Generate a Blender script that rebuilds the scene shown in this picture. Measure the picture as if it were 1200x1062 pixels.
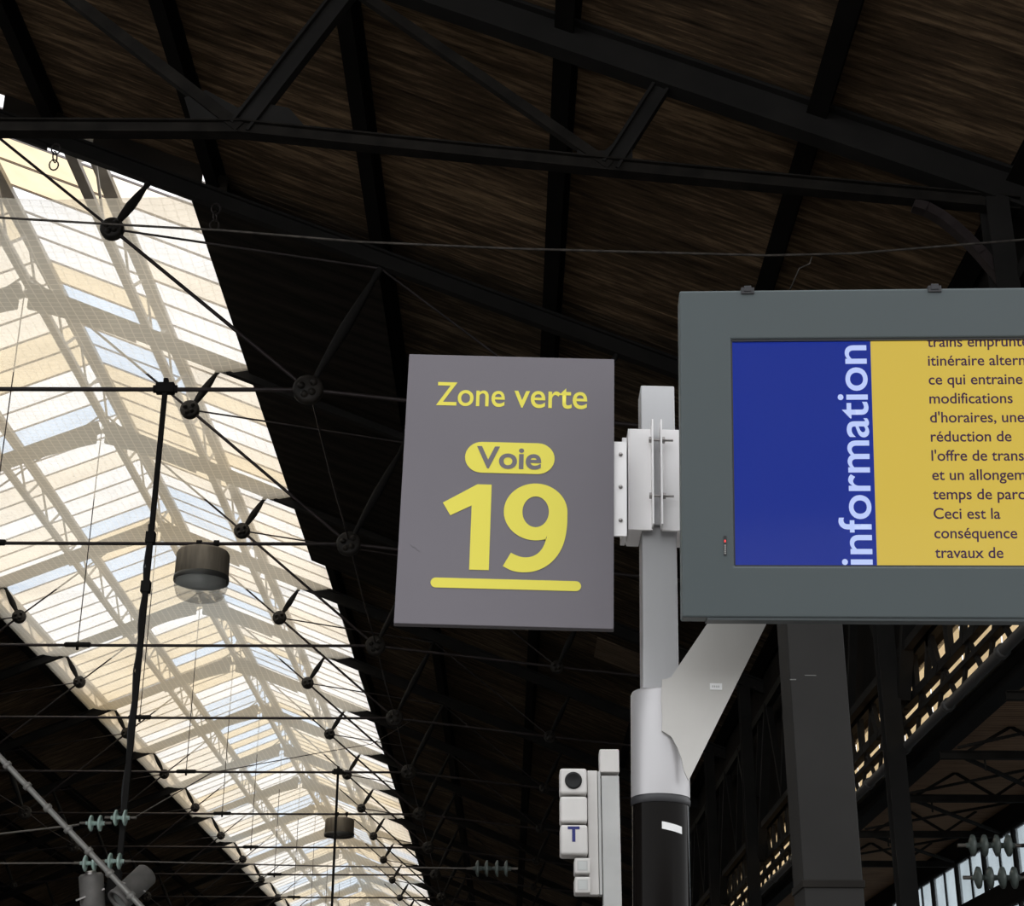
import bpy, bmesh, math, random
from math import sin, cos, pi, radians
from mathutils import Vector, Matrix, noise

random.seed(7)
for o in list(bpy.data.objects):
    bpy.data.objects.remove(o)
SC = bpy.context.scene
COL = SC.collection

# ------------------------------------------------------------------ camera
EYE = 1.6
F, PITCH, YAW, ROLL = 1900.0, 0.4036, 0.0017, 0.0038
fw = Vector((sin(YAW)*cos(PITCH), cos(YAW)*cos(PITCH), sin(PITCH)))
rt0 = Vector((cos(YAW), -sin(YAW), 0)); up0 = rt0.cross(fw)
rt = rt0*cos(ROLL) + up0*sin(ROLL); up = -rt0*sin(ROLL) + up0*cos(ROLL)
cd = bpy.data.cameras.new('camera'); cam = bpy.data.objects.new('camera', cd); COL.objects.link(cam)
cd.sensor_fit = 'HORIZONTAL'; cd.sensor_width = 36.0; cd.lens = 36.0*F/1200.0
cd.clip_start = 0.05; cd.clip_end = 2000
M = Matrix((rt, up, -fw)).transposed().to_4x4(); M.translation = (0, 0, EYE); cam.matrix_world = M
SC.camera = cam

# ------------------------------------------------------------------ sky (bright overcast), exposure
SKY = 2.0
w = bpy.data.worlds.new('overcast_sky'); SC.world = w; w.use_nodes = True
bg = w.node_tree.nodes['Background']
bg.inputs[0].default_value = (0.97, 0.985, 1.0, 1); bg.inputs[1].default_value = SKY
SC.view_settings.view_transform = 'Standard'
try: SC.view_settings.look = 'None'
except Exception: pass
SC.view_settings.exposure = 0.0; SC.view_settings.gamma = 1.0
SC.view_settings.use_curve_mapping = False

# ------------------------------------------------------------------ materials
def lin(r, g, b):
    f = lambda c: (c/255/12.92) if c/255 <= 0.04045 else ((c/255+0.055)/1.055)**2.4
    return (f(r), f(g), f(b), 1)
def mat(name, col, rough=0.6, metal=0.0, var=0.0, scale=3.0, bump=0.0, stretch=(1, 1, 1), coat=0.0, spec=0.5):
    m = bpy.data.materials.new(name); m.use_nodes = True
    nt = m.node_tree; b = nt.nodes['Principled BSDF']
    b.inputs['Roughness'].default_value = rough; b.inputs['Metallic'].default_value = metal
    b.inputs['Coat Weight'].default_value = coat
    b.inputs['Specular IOR Level'].default_value = spec
    b.inputs['Base Color'].default_value = col
    if var or bump:
        tc = nt.nodes.new('ShaderNodeTexCoord'); mp = nt.nodes.new('ShaderNodeMapping')
        mp.inputs['Scale'].default_value = stretch
        nz = nt.nodes.new('ShaderNodeTexNoise'); nz.inputs['Scale'].default_value = scale
        nz.inputs['Detail'].default_value = 6
        nt.links.new(tc.outputs['Object'], mp.inputs[0]); nt.links.new(mp.outputs[0], nz.inputs['Vector'])
        if var:
            rp = nt.nodes.new('ShaderNodeValToRGB')
            rp.color_ramp.elements[0].position = 0.3; rp.color_ramp.elements[1].position = 0.7
            rp.color_ramp.elements[0].color = tuple(c*(1-var) for c in col[:3])+(1,)
            rp.color_ramp.elements[1].color = tuple(min(1, c*(1+var)) for c in col[:3])+(1,)
            nt.links.new(nz.outputs['Fac'], rp.inputs[0]); nt.links.new(rp.outputs[0], b.inputs['Base Color'])
        if bump:
            bp = nt.nodes.new('ShaderNodeBump'); bp.inputs['Strength'].default_value = bump
            bp.inputs['Distance'].default_value = 0.01
            nt.links.new(nz.outputs['Fac'], bp.inputs['Height']); nt.links.new(bp.outputs[0], b.inputs['Normal'])
    return m

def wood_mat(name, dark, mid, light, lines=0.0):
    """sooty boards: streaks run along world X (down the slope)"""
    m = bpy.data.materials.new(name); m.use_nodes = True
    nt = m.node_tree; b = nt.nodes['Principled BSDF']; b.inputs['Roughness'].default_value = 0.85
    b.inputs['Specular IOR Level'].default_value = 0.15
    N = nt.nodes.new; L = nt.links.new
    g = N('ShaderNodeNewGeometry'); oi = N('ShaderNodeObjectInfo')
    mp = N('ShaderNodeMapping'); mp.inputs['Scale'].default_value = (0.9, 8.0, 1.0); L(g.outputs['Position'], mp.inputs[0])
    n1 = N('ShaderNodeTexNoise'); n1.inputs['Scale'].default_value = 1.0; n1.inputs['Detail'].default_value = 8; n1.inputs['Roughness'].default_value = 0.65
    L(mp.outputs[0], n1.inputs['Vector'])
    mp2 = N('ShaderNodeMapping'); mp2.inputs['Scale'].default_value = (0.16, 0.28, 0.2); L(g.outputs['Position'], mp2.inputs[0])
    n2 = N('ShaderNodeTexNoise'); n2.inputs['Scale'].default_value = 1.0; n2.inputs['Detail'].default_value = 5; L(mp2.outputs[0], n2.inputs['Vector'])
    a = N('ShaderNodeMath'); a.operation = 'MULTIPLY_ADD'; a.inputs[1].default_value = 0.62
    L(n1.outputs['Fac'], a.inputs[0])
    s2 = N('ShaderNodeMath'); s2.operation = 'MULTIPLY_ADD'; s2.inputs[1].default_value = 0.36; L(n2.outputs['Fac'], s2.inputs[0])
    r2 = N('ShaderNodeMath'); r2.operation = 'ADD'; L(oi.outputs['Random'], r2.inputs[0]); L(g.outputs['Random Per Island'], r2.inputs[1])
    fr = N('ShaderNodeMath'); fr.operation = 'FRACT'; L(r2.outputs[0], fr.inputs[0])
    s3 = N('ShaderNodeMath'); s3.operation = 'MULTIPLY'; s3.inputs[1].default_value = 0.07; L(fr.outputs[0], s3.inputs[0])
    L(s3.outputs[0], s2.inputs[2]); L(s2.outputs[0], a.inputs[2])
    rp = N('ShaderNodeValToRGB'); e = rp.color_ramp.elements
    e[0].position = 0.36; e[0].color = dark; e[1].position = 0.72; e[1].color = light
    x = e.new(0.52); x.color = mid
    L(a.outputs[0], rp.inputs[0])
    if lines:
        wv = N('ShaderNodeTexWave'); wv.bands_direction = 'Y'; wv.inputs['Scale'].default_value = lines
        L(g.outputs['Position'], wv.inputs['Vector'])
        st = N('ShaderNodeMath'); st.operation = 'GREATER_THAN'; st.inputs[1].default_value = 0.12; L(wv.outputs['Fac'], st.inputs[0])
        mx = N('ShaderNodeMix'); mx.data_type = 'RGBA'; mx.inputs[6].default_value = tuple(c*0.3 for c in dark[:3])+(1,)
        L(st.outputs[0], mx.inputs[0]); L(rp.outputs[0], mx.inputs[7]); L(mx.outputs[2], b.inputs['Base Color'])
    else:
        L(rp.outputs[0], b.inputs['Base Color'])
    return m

def pane_mat(name, tint, milky=0.25):
    m = bpy.data.materials.new(name); m.use_nodes = True; nt = m.node_tree
    nt.nodes.remove(nt.nodes['Principled BSDF']); out = nt.nodes['Material Output']
    N = nt.nodes.new; L = nt.links.new
    g = N('ShaderNodeNewGeometry'); nz = N('ShaderNodeTexNoise'); nz.inputs['Scale'].default_value = 0.9; nz.inputs['Detail'].default_value = 5
    L(g.outputs['Position'], nz.inputs['Vector'])
    rp = N('ShaderNodeValToRGB'); rp.color_ramp.elements[0].position = 0.3; rp.color_ramp.elements[1].position = 0.62
    rp.color_ramp.elements[0].color = tuple(c*0.86 for c in tint)+(1,); rp.color_ramp.elements[1].color = tuple(tint)+(1,)
    L(nz.outputs['Fac'], rp.inputs[0])
    t = N('ShaderNodeBsdfTransparent'); tl = N('ShaderNodeBsdfTranslucent'); mx = N('ShaderNodeMixShader'); mx.inputs[0].default_value = milky
    L(rp.outputs[0], t.inputs[0]); L(rp.outputs[0], tl.inputs[0])
    L(t.outputs[0], mx.inputs[1]); L(tl.outputs[0], mx.inputs[2]); L(mx.outputs[0], out.inputs[0])
    return m

def net_mat():
    m = bpy.data.materials.new('white_netting'); m.use_nodes = True; nt = m.node_tree
    nt.nodes.remove(nt.nodes['Principled BSDF']); out = nt.nodes['Material Output']
    N = nt.nodes.new; L = nt.links.new
    g = N('ShaderNodeNewGeometry'); sep = N('ShaderNodeSeparateXYZ'); L(g.outputs['Position'], sep.inputs[0])
    def strand(sock, per, wid):
        a = N('ShaderNodeMath'); a.operation = 'DIVIDE'; a.inputs[1].default_value = per; L(sock, a.inputs[0])
        f = N('ShaderNodeMath'); f.operation = 'FRACT'; L(a.outputs[0], f.inputs[0])
        c = N('ShaderNodeMath'); c.operation = 'LESS_THAN'; c.inputs[1].default_value = wid; L(f.outputs[0], c.inputs[0])
        return c.outputs[0]
    big = N('ShaderNodeMath'); big.operation = 'MAXIMUM'; L(strand(sep.outputs[0], 0.26, 0.13), big.inputs[0]); L(strand(sep.outputs[1], 0.26, 0.13), big.inputs[1])
    k = N('ShaderNodeMath'); k.operation = 'MULTIPLY_ADD'; k.inputs[1].default_value = 0.14; k.inputs[2].default_value = NETCOV
    L(big.outputs[0], k.inputs[0])
    d = N('ShaderNodeBsdfDiffuse'); d.inputs[0].default_value = (0.84, 0.80, 0.72, 1)
    tl = N('ShaderNodeBsdfTranslucent'); tl.inputs[0].default_value = (0.95, 0.87, 0.72, 1)
    a = N('ShaderNodeMixShader'); a.inputs[0].default_value = 0.75; L(d.outputs[0], a.inputs[1]); L(tl.outputs[0], a.inputs[2])
    t = N('ShaderNodeBsdfTransparent'); mx = N('ShaderNodeMixShader'); L(k.outputs[0], mx.inputs[0])
    L(t.outputs[0], mx.inputs[1]); L(a.outputs[0], mx.inputs[2]); L(mx.outputs[0], out.inputs[0])
    return m
NETCOV = 0.50

def emit_mat(name, col, strength=1.0, spec=True):
    m = bpy.data.materials.new(name); m.use_nodes = True; b = m.node_tree.nodes['Principled BSDF']
    b.inputs['Base Color'].default_value = (0.004, 0.004, 0.004, 1)
    b.inputs['Roughness'].default_value = 0.06; b.inputs['Specular IOR Level'].default_value = 0.5 if spec else 0.0
    b.inputs['Emission Color'].default_value = col; b.inputs['Emission Strength'].default_value = strength
    return m

def glass_mat(name, col=(0.9, 0.95, 0.93, 1), alpha=0.35, rough=0.08):
    m = bpy.data.materials.new(name); m.use_nodes = True; nt = m.node_tree; b = nt.nodes['Principled BSDF']
    b.inputs['Base Color'].default_value = col; b.inputs['Roughness'].default_value = rough
    out = nt.nodes['Material Output']; t = nt.nodes.new('ShaderNodeBsdfTransparent'); mx = nt.nodes.new('ShaderNodeMixShader')
    mx.inputs[0].default_value = alpha; nt.links.new(t.outputs[0], mx.inputs[1]); nt.links.new(b.outputs[0], mx.inputs[2]); nt.links.new(mx.outputs[0], out.inputs[0])
    return m

MT = dict(
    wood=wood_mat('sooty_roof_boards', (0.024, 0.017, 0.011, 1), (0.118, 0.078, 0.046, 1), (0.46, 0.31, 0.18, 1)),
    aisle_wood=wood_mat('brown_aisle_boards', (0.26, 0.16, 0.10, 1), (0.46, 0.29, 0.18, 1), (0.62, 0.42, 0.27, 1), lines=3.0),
    iron=mat('black_sooty_iron', (0.012, 0.011, 0.010, 1), 0.8, 0, 0.35, 1.2, 0.2, spec=0.3),
    iron_old=mat('dusty_dark_iron', (0.014, 0.012, 0.010, 1), 0.85, 0, 0.5, 2.5, 0.3, spec=0.2),
    node=mat('worn_cast_iron', (0.03, 0.026, 0.022, 1), 0.6, 0, 0.5, 3.0, 0.2, spec=0.35),
    purlin=mat('black_purlin_iron', (0.008, 0.007, 0.006, 1), 0.9, 0, 0.3, 1.0, spec=0.1),
    rod=mat('dark_steel_rod', (0.035, 0.026, 0.026, 1), 0.5, 0.3, 0.3, 3.0),
    lattice=mat('grey_painted_lattice', (0.36, 0.33, 0.29, 1), 0.7, 0, 0.2, 0.8),
    bar=mat('grey_glazing_bar', (0.34, 0.30, 0.29, 1), 0.6),
    lit_wood=wood_mat('lit_patch_board', (0.10, 0.07, 0.05, 1), (0.22, 0.16, 0.11, 1), (0.35, 0.26, 0.18, 1)),
    soot=mat('sooty_black_board', (0.024, 0.020, 0.016, 1), 0.9, 0, 0.7, 0.6, 0, (0.4, 4, 1), spec=0.1),
    ballast=mat('dark_track_bed', (0.045, 0.04, 0.036, 1), 0.95, 0, 0.4, 1.5),
    wood_far=wood_mat('darker_roof_boards', (0.018, 0.014, 0.010, 1), (0.080, 0.058, 0.038, 1), (0.32, 0.23, 0.145, 1)),  # darker tone of the roof boards, used for the far bays
    deck=mat('roof_deck', (0.02, 0.016, 0.012, 1), 0.9),
    wall=mat('sooty_wall', (0.018, 0.016, 0.014, 1), 0.95, 0, 0.4, 0.5, spec=0.1),
    facade=mat('station_building_wall', (0.16, 0.145, 0.13, 1), 0.9, 0, 0.3, 0.3),
    floor=mat('platform_asphalt', (0.20, 0.19, 0.18, 1), 0.9, 0, 0.25, 0.6),
    net=net_mat(),
    cream=pane_mat('cream_pane', (0.67, 0.55, 0.375)), milky=pane_mat('milky_pane', (0.74, 0.66, 0.55)),
    white=pane_mat('white_pane', (0.80, 0.79, 0.785)), blue=pane_mat('pale_blue_pane', (0.54, 0.65, 0.79)),
    clear=pane_mat('clear_pane', (0.66, 0.57, 0.43)), winp=pane_mat('window_pane', (0.56, 0.60, 0.62)),
    sign=mat('grey_sign_face', lin(108, 104, 110), 0.5, 0, 0.04, 2.0, spec=0.25), sign_edge=mat('grey_sign_edge', lin(88, 84, 88), 0.5),
    yellow=mat('yellow_film', (0.74, 0.66, 0.085, 1), 0.5, spec=0.3),
    galv=mat('galvanised_steel', (0.46, 0.46, 0.47, 1), 0.5, 0.3, 0.10, 4.0, 0.1, (1, 1, 0.12)),
    white_metal=mat('white_painted_metal', (0.90, 0.88, 0.88, 1), 0.45, 0, 0.03, 6.0),
    alu=mat('brushed_silver', (0.46, 0.45, 0.46, 1), 0.38, 0.3, 0.05, 3.0),
    arm=mat('silver_arm_plate', (0.52, 0.505, 0.48, 1), 0.5, 0.25, 0.06, 4.0),
    blackp=mat('black_pole_paint', (0.006, 0.005, 0.0045, 1), 0.14, 0, 0.3, 2.0, 0, (1, 1, 0.1), spec=0.06),
    darkp=mat('dark_grey_housing_edge', lin(64, 70, 72), 0.45),
    housing=mat('slate_grey_housing', lin(80, 88, 90), 0.5, 0, 0.03, 2.0, spec=0.35),
    clip=mat('dark_clip', lin(45, 45, 48), 0.5),
    steel=mat('bolt_steel', (0.35, 0.33, 0.32, 1), 0.35, 0.8),
    column=mat('charcoal_column_paint', (0.022, 0.021, 0.020, 1), 0.7, 0, 0.2, 1.5, 0.1, spec=0.12),
    sticker=mat('white_sticker', (0.80, 0.80, 0.80, 1), 0.6), ink=mat('black_ink', (0.02, 0.02, 0.022, 1), 0.6),
    blue_ink=mat('blue_ink', (0.008, 0.012, 0.13, 1), 0.6),
    sig=mat('off_white_signal_paint', (0.56, 0.54, 0.52, 1), 0.55, 0, 0.08, 5.0), siggrey=mat('grey_signal_post', (0.42, 0.42, 0.41, 1), 0.55, 0.1, 0.1, 4.0),
    siglamp=mat('dark_signal_lamp', (0.012, 0.012, 0.012, 1), 0.35, spec=0.15), window=mat('dull_window', (0.45, 0.46, 0.45, 1), 0.4),
    drum=mat('weathered_lamp_drum', (0.30, 0.26, 0.205, 1), 0.75, 0.1, 0.45, 4.0, 0.2, (1, 1, 0.15)),
    drum_rim=mat('lamp_rim', (0.09, 0.09, 0.085, 1), 0.5, 0.3), lens=glass_mat('lamp_glass', (0.75, 0.78, 0.76, 1), 0.35),
    ins=glass_mat('green_glass', (0.66, 0.86, 0.79, 1), 0.8, 0.15), ins_dk=mat('dusty_glass', (0.10, 0.12, 0.11, 1), 0.35),
    wire=mat('catenary_wire', (0.14, 0.125, 0.11, 1), 0.5, 0.4), dusty=mat('dusty_cable', (0.06, 0.052, 0.045, 1), 0.9, 0, 0.5, 8.0),
    tube=mat('pale_grey_tube', (0.34, 0.33, 0.31, 1), 0.5, 0.3), flood=mat('grey_floodlight', (0.20, 0.19, 0.18, 1), 0.6, 0.2, 0.3, 3.0),
    pipe=mat('grey_pipe', (0.11, 0.107, 0.105, 1), 0.45, 0.3),
    disp_blue=emit_mat('lit_blue', lin(26, 46, 138)), disp_yel=emit_mat('lit_yellow', lin(206, 179, 76)),
    disp_txt=emit_mat('lit_white_letter', lin(188, 204, 250)), disp_dark=emit_mat('dark_letter', lin(62, 38, 66)),
    led=emit_mat('red_led', (0.9, 0.08, 0.08, 1), 1.2),
)

# ------------------------------------------------------------------ mesh helpers
class MB:
    def __init__(s): s.v = []; s.f = []; s.sm = []
    def add(s, vs, fs, smooth=False):
        b = len(s.v); s.v += [tuple(v) for v in vs]
        for f in fs: s.f.append(tuple(i+b for i in f)); s.sm.append(smooth)
        return s
    def box(s, lo, hi):
        x0, y0, z0 = lo; x1, y1, z1 = hi
        return s.add([(x0, y0, z0), (x1, y0, z0), (x1, y1, z0), (x0, y1, z0), (x0, y0, z1), (x1, y0, z1), (x1, y1, z1), (x0, y1, z1)],
                     [(0, 3, 2, 1), (4, 5, 6, 7), (0, 1, 5, 4), (1, 2, 6, 5), (2, 3, 7, 6), (3, 0, 4, 7)])
    def bar(s, a, b, w, h, upv=(0, 0, 1)):
        """rectangular bar a->b, w across, h along up"""
        a = Vector(a); b = Vector(b); t = (b-a).normalized(); u = Vector(upv); sd = t.cross(u)
        if sd.length < 1e-4: sd = t.cross(Vector((0, 1, 0)))
        sd.normalize(); u = sd.cross(t)
        q = [(-1, -1), (1, -1), (1, 1), (-1, 1)]
        vs = [p+sd*(i*w/2)+u*(j*h/2) for p in (a, b) for i, j in q]
        return s.add(vs, [(0, 1, 2, 3), (7, 6, 5, 4), (0, 4, 5, 1), (1, 5, 6, 2), (2, 6, 7, 3), (3, 7, 4, 0)])
    def ibeam(s, a, b, w, h, upv=(0, 0, 1), tf=0.05, tw=0.04):
        a = Vector(a); b = Vector(b); t = (b-a).normalized(); sd = t.cross(Vector(upv)).normalized(); u = sd.cross(t)
        s.bar(a+u*(h/2-tf/2), b+u*(h/2-tf/2), w, tf, u); s.bar(a-u*(h/2-tf/2), b-u*(h/2-tf/2), w, tf, u)
        return s.bar(a, b, tw, h-2*tf, u)
    def tube(s, pts, r, n=8, caps=True):
        pts = [Vector(p) for p in pts]; rr = r if isinstance(r, (list, tuple)) else [r]*len(pts)
        vs = []; prev = None
        for i, p in enumerate(pts):
            t = (pts[min(i+1, len(pts)-1)]-pts[max(i-1, 0)]).normalized()
            ref = Vector((0, 0, 1)) if abs(t.z) < 0.9 else Vector((0, 1, 0))
            sd = t.cross(ref).normalized(); u = sd.cross(t)
            vs += [p+(sd*cos(2*pi*k/n)+u*sin(2*pi*k/n))*rr[i] for k in range(n)]
        fs = []
        for i in range(len(pts)-1):
            for k in range(n):
                fs.append((i*n+k, (i+1)*n+k, (i+1)*n+(k+1) % n, i*n+(k+1) % n))
        s.add(vs, fs, True)
        if caps:
            L = len(pts)-1
            s.add(vs[:n], [tuple(range(n))]); s.add(vs[L*n:], [tuple(range(n-1, -1, -1))])
        return s
    def cyl(s, a, b, r0, r1=None, n=16): return s.tube([a, b], [r0, r0 if r1 is None else r1], n)
    def lathe(s, prof, origin=(0, 0, 0), axis=(0, 0, 1), n=24):
        """profile of (radius, along-axis)"""
        o = Vector(origin); ax = Vector(axis).normalized()
        ref = Vector((1, 0, 0)) if abs(ax.x) < 0.9 else Vector((0, 1, 0))
        a = ax.cross(ref).normalized(); b = ax.cross(a)
        vs = [o+ax*z+(a*cos(2*pi*k/n)+b*sin(2*pi*k/n))*max(r, 1e-4) for r, z in prof for k in range(n)]
        fs = [(i*n+k, i*n+(k+1) % n, (i+1)*n+(k+1) % n, (i+1)*n+k) for i in range(len(prof)-1) for k in range(n)]
        return s.add(vs, fs, True)
    def prism(s, poly, y0, y1):
        """polygon in xz, extruded in y"""
        n = len(poly)
        vs = [(x, y0, z) for x, z in poly]+[(x, y1, z) for x, z in poly]
        fs = [tuple(range(n)), tuple(range(2*n-1, n-1, -1))]+[(i, i+n, (i+1) % n+n, (i+1) % n) for i in range(n)]
        return s.add(vs, fs)
    def mesh(s, name, m):
        me = bpy.data.meshes.new(name); me.from_pydata(s.v, [], s.f); me.update()
        me.polygons.foreach_set('use_smooth', s.sm)
        bm = bmesh.new(); bm.from_mesh(me); bmesh.ops.recalc_face_normals(bm, faces=bm.faces); bm.to_mesh(me); bm.free()
        if m: me.materials.append(MT[m] if isinstance(m, str) else m)
        return me
    def build(s, name, m, parent=None, loc=None, bevel=0):
        o = bpy.data.objects.new(name, s.mesh(name, m)); COL.objects.link(o)
        if parent: o.parent = parent
        if loc: o.location = loc
        if bevel:
            b = o.modifiers.new('bevel', 'BEVEL'); b.width = bevel; b.segments = 3; b.limit_method = 'ANGLE'; b.angle_limit = radians(40)
        return o
def place(me, name, parent=None, loc=(0, 0, 0)):
    o = bpy.data.objects.new(name, me); COL.objects.link(o); o.parent = parent; o.location = loc; return o
def empty(name, loc, label=None, cat=None, group=None, kind=None):
    o = bpy.data.objects.new(name, None); COL.objects.link(o); o.location = loc; o.empty_display_size = 0.2
    return tag(o, label, cat, group, kind)
def tag(o, label=None, cat=None, group=None, kind=None):
    for k, v in (('label', label), ('category', cat), ('group', group), ('kind', kind)):
        if v: o[k] = v
    return o
def lettering(name, body, m, parent, x0, x1, z0, z1, y, bold=0.0, rot=False, thick=0.0006, keep=None, shear=0.0):
    """words as raised film, fitted to a box of the parent's xz plane (front face at y, facing -y)"""
    cu = bpy.data.curves.new(name, 'FONT'); cu.body = body; cu.size = 1.0; cu.offset = bold; cu.resolution_u = 6; cu.shear = shear
    t = bpy.data.objects.new('tmp', cu); COL.objects.link(t)
    dg = bpy.context.evaluated_depsgraph_get(); me = bpy.data.meshes.new_from_object(t.evaluated_get(dg))
    bpy.data.objects.remove(t); bpy.data.curves.remove(cu)
    xs = [v.co.x for v in me.vertices]; ys = [v.co.y for v in me.vertices]
    a0, a1, b0, b1 = min(xs), max(xs), min(ys), max(ys)
    for v in me.vertices:
        if keep:                       # keep = (scale, baseline z): natural proportions from x0
            v.co = Vector((x0+(v.co.x-a0)*keep[0]*keep[2], y, keep[1]+v.co.y*keep[0])); continue
        p, q = (v.co.x-a0)/(a1-a0), (v.co.y-b0)/(b1-b0)
        if rot: v.co = Vector((x1-q*(x1-x0), y, z0+p*(z1-z0)))
        else: v.co = Vector((x0+p*(x1-x0), y, z0+q*(z1-z0)))
    me.materials.clear(); me.materials.append(MT[m])
    o = bpy.data.objects.new(name, me); COL.objects.link(o); o.parent = parent
    return o

# ------------------------------------------------------------------ hall dimensions (heights h are above the eye)
XC, D0, BAY = -14.415, 32.433, 10.0
SL = 0.41
H = lambda h: h+EYE
LAST = 16
YEND = D0+BAY*LAST
YSTART = D0-BAY*3
U_END = 22.9
PUR = [7.6, 11.5, 15.45, 19.6, 22.75]
wood_h = lambda u: 24.05-SL*abs(u)
nrm = Vector((SL, 0, 1)).normalized()

# ------------------------------------------------------------------ setting: floor, walls
fl = MB().box((-80, -70, -0.3), (60, 24, 0)).build('floor', 'floor'); tag(fl, kind='structure')
fl = MB().box((2.5, 24, -0.3), (11.7, 200, 0)).build('floor', 'floor'); tag(fl, kind='structure')
fl = MB().box((-80, 24, -0.9), (60, 260, -0.6)).build('floor', 'ballast'); tag(fl, kind='structure')
wl = MB().box((XC-23.6, YSTART, 0), (XC-23.1, YEND+6, H(14.6))).build('wall_left', 'wall'); tag(wl, kind='structure')
wf = MB().box((XC-23.1, YEND+5, 0), (11.9, YEND+5.5, H(24.6))).build('wall_far', 'wall'); tag(wf, kind='structure')
wb = MB().box((-40, -32, 0), (30, -31.5, 7.5)).build('wall_back', 'facade'); tag(wb, kind='structure')

# ------------------------------------------------------------------ roof: deck, boards, purlins
def slope_slab(mb, u0, u1, y0, y1, z_off, t):
    """slab on the roof slope between u0 and u1"""
    hs = lambda u: H(wood_h(u))+z_off
    vs = [(XC+u, y, hs(u)+dz) for dz in (0, t) for y in (y0, y1) for u in (u0, u1)]
    mb.add(vs, [(0, 1, 3, 2), (4, 6, 7, 5), (0, 4, 5, 1), (1, 5, 7, 3), (3, 7, 6, 2), (2, 6, 4, 0)])
dk = MB()
for sgn in (1, -1):
    slope_slab(dk, sgn*7.5, sgn*23.3, D0, YEND+5, 0.06, 0.08)
    slope_slab(dk, 0, sgn*23.3, YSTART, D0, 0.06, 0.08)
ceil = dk.build('ceiling', 'deck'); tag(ceil, kind='structure')

PW = 0.25
LIT_PATCH = (0, 56.2, 10)
def plank_mesh(u0, u1):
    mb = MB(); a = Vector((u0, 0, -SL*abs(u0))); b = Vector((u1, 0, -SL*abs(u1)))
    n = nrm.copy(); n.x *= (1 if u1+u0 > 0 else -1)
    sd = Vector((0, 1, 0)); q = []
    for p in (a, b):
        q += [p, p+sd*(PW-0.016), p+sd*(PW-0.016)+n*0.05, p+n*0.05]
    mb.add(q, [(0, 1, 2, 3), (7, 6, 5, 4), (0, 4, 5, 1), (1, 5, 6, 2), (2, 6, 7, 3), (3, 7, 4, 0)])
    return mb
COLS = [(0.0, 3.63), (3.67, 7.58), (7.62, 11.48), (11.52, 15.43), (15.47, 19.58), (19.62, 23.2)]
rows_bay = int(BAY/PW)
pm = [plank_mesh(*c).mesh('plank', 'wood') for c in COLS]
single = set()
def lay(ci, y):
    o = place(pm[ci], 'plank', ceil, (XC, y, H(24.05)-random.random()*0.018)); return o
for r in range(rows_bay):                       # the bay above the near truss and the one before it
    y = D0-BAY+r*PW
    for ci in range(6):
        if ci < 2 and r < 12: continue
        lay(ci, y); single.add((ci, round(y, 3)))
for r in range(rows_bay-28, rows_bay):
    y = D0-2*BAY+r*PW
    for ci in (4, 5): lay(ci, y); single.add((ci, round(y, 3)))
rest = MB(); rest_far = MB()
def lay_rest(ci, y, sgn):
    base = plank_mesh(*(COLS[ci] if sgn > 0 else tuple(-c for c in COLS[ci])))
    dz = H(24.05)-random.random()*0.018
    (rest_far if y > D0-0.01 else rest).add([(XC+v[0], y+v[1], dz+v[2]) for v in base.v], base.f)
nrows = int((YEND-YSTART)/PW)
for r in range(nrows):
    y = YSTART+r*PW
    for ci in range(6):
        if ci < 2 and y > D0-PW+0.001: continue
        for sgn in (1, -1):
            if sgn < 0 and ci > 3 and y < D0-BAY: continue
            if sgn > 0 and (ci, round(y, 3)) in single: continue
            lay_rest(ci, y, sgn)
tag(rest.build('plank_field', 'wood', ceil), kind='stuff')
tag(rest_far.build('plank_field', 'wood_far', ceil), kind='stuff')

for k in range(LIT_PATCH[2]):  # paler planks: a lit patch of the far roof painted into board colour
    o = place(plank_mesh(17.6, 19.5).mesh('plank', 'lit_wood'), 'plank', ceil, (XC, LIT_PATCH[1]+k*PW, H(24.0)))

def purlin(u, y0, y1):
    s = 1 if u >= 0 else -1
    n = Vector((s*SL, 0, 1)).normalized()
    c = Vector((XC+u, 0, H(wood_h(u)))) - n*0.2
    mb = MB().ibeam(c+Vector((0, y0, 0)), c+Vector((0, y1, 0)), 0.34, 0.4, n, 0.05, 0.06)
    return mb.build('purlin', 'purlin', ceil)
for u in PUR:
    for s in (1, -1): purlin(s*u, YSTART, YEND+4)
for u in (0, 3.65, -3.65): purlin(u, YSTART, D0-0.2)

# ------------------------------------------------------------------ glazed lantern along the ridge
GE = 7.45
glass_h = lambda u: 25.25-SL*abs(u)
sky = empty('window_1', (XC, D0, H(20.0)), kind='structure')
def P(u, y, h): return (u, y-D0, h-20.0)       # lantern-local
NB = 7; step = BAY/NB
def pane_mesh(u0, u1, m):
    n = Vector((SL if u0+u1 > 0 else -SL, 0, 1)).normalized()*0.012; mb = MB()
    c = [Vector((u0, 0.03, glass_h(u0)-20)), Vector((u1, 0.03, glass_h(u1)-20)), Vector((u1, step-0.03, glass_h(u1)-20)), Vector((u0, step-0.03, glass_h(u0)-20))]
    # a single sheet folded at its rim so it has thickness at the edge but filters light once
    q = c+[p-n*2 for p in c]
    mb.add(q, [(0, 1, 2, 3), (0, 1, 5, 4), (1, 2, 6, 5), (2, 3, 7, 6), (3, 0, 4, 7)])
    return mb
SEG = [(-GE, -3.72), (-3.58, -0.12), (0.12, 3.58), (3.72, GE)]
WT = [(('white', 6), ('milky', 3), ('cream', 1), ('blue', 2)), (('cream', 5), ('white', 3), ('blue', 3), ('milky', 1)),
      (('white', 4), ('milky', 3), ('cream', 4), ('blue', 4)), (('milky', 4), ('white', 5), ('cream', 1), ('blue', 1))]
PM = {(i, k): pane_mesh(*SEG[i], k).mesh('pane', k) for i in range(4) for k in ('cream', 'milky', 'white', 'blue')}
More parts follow.
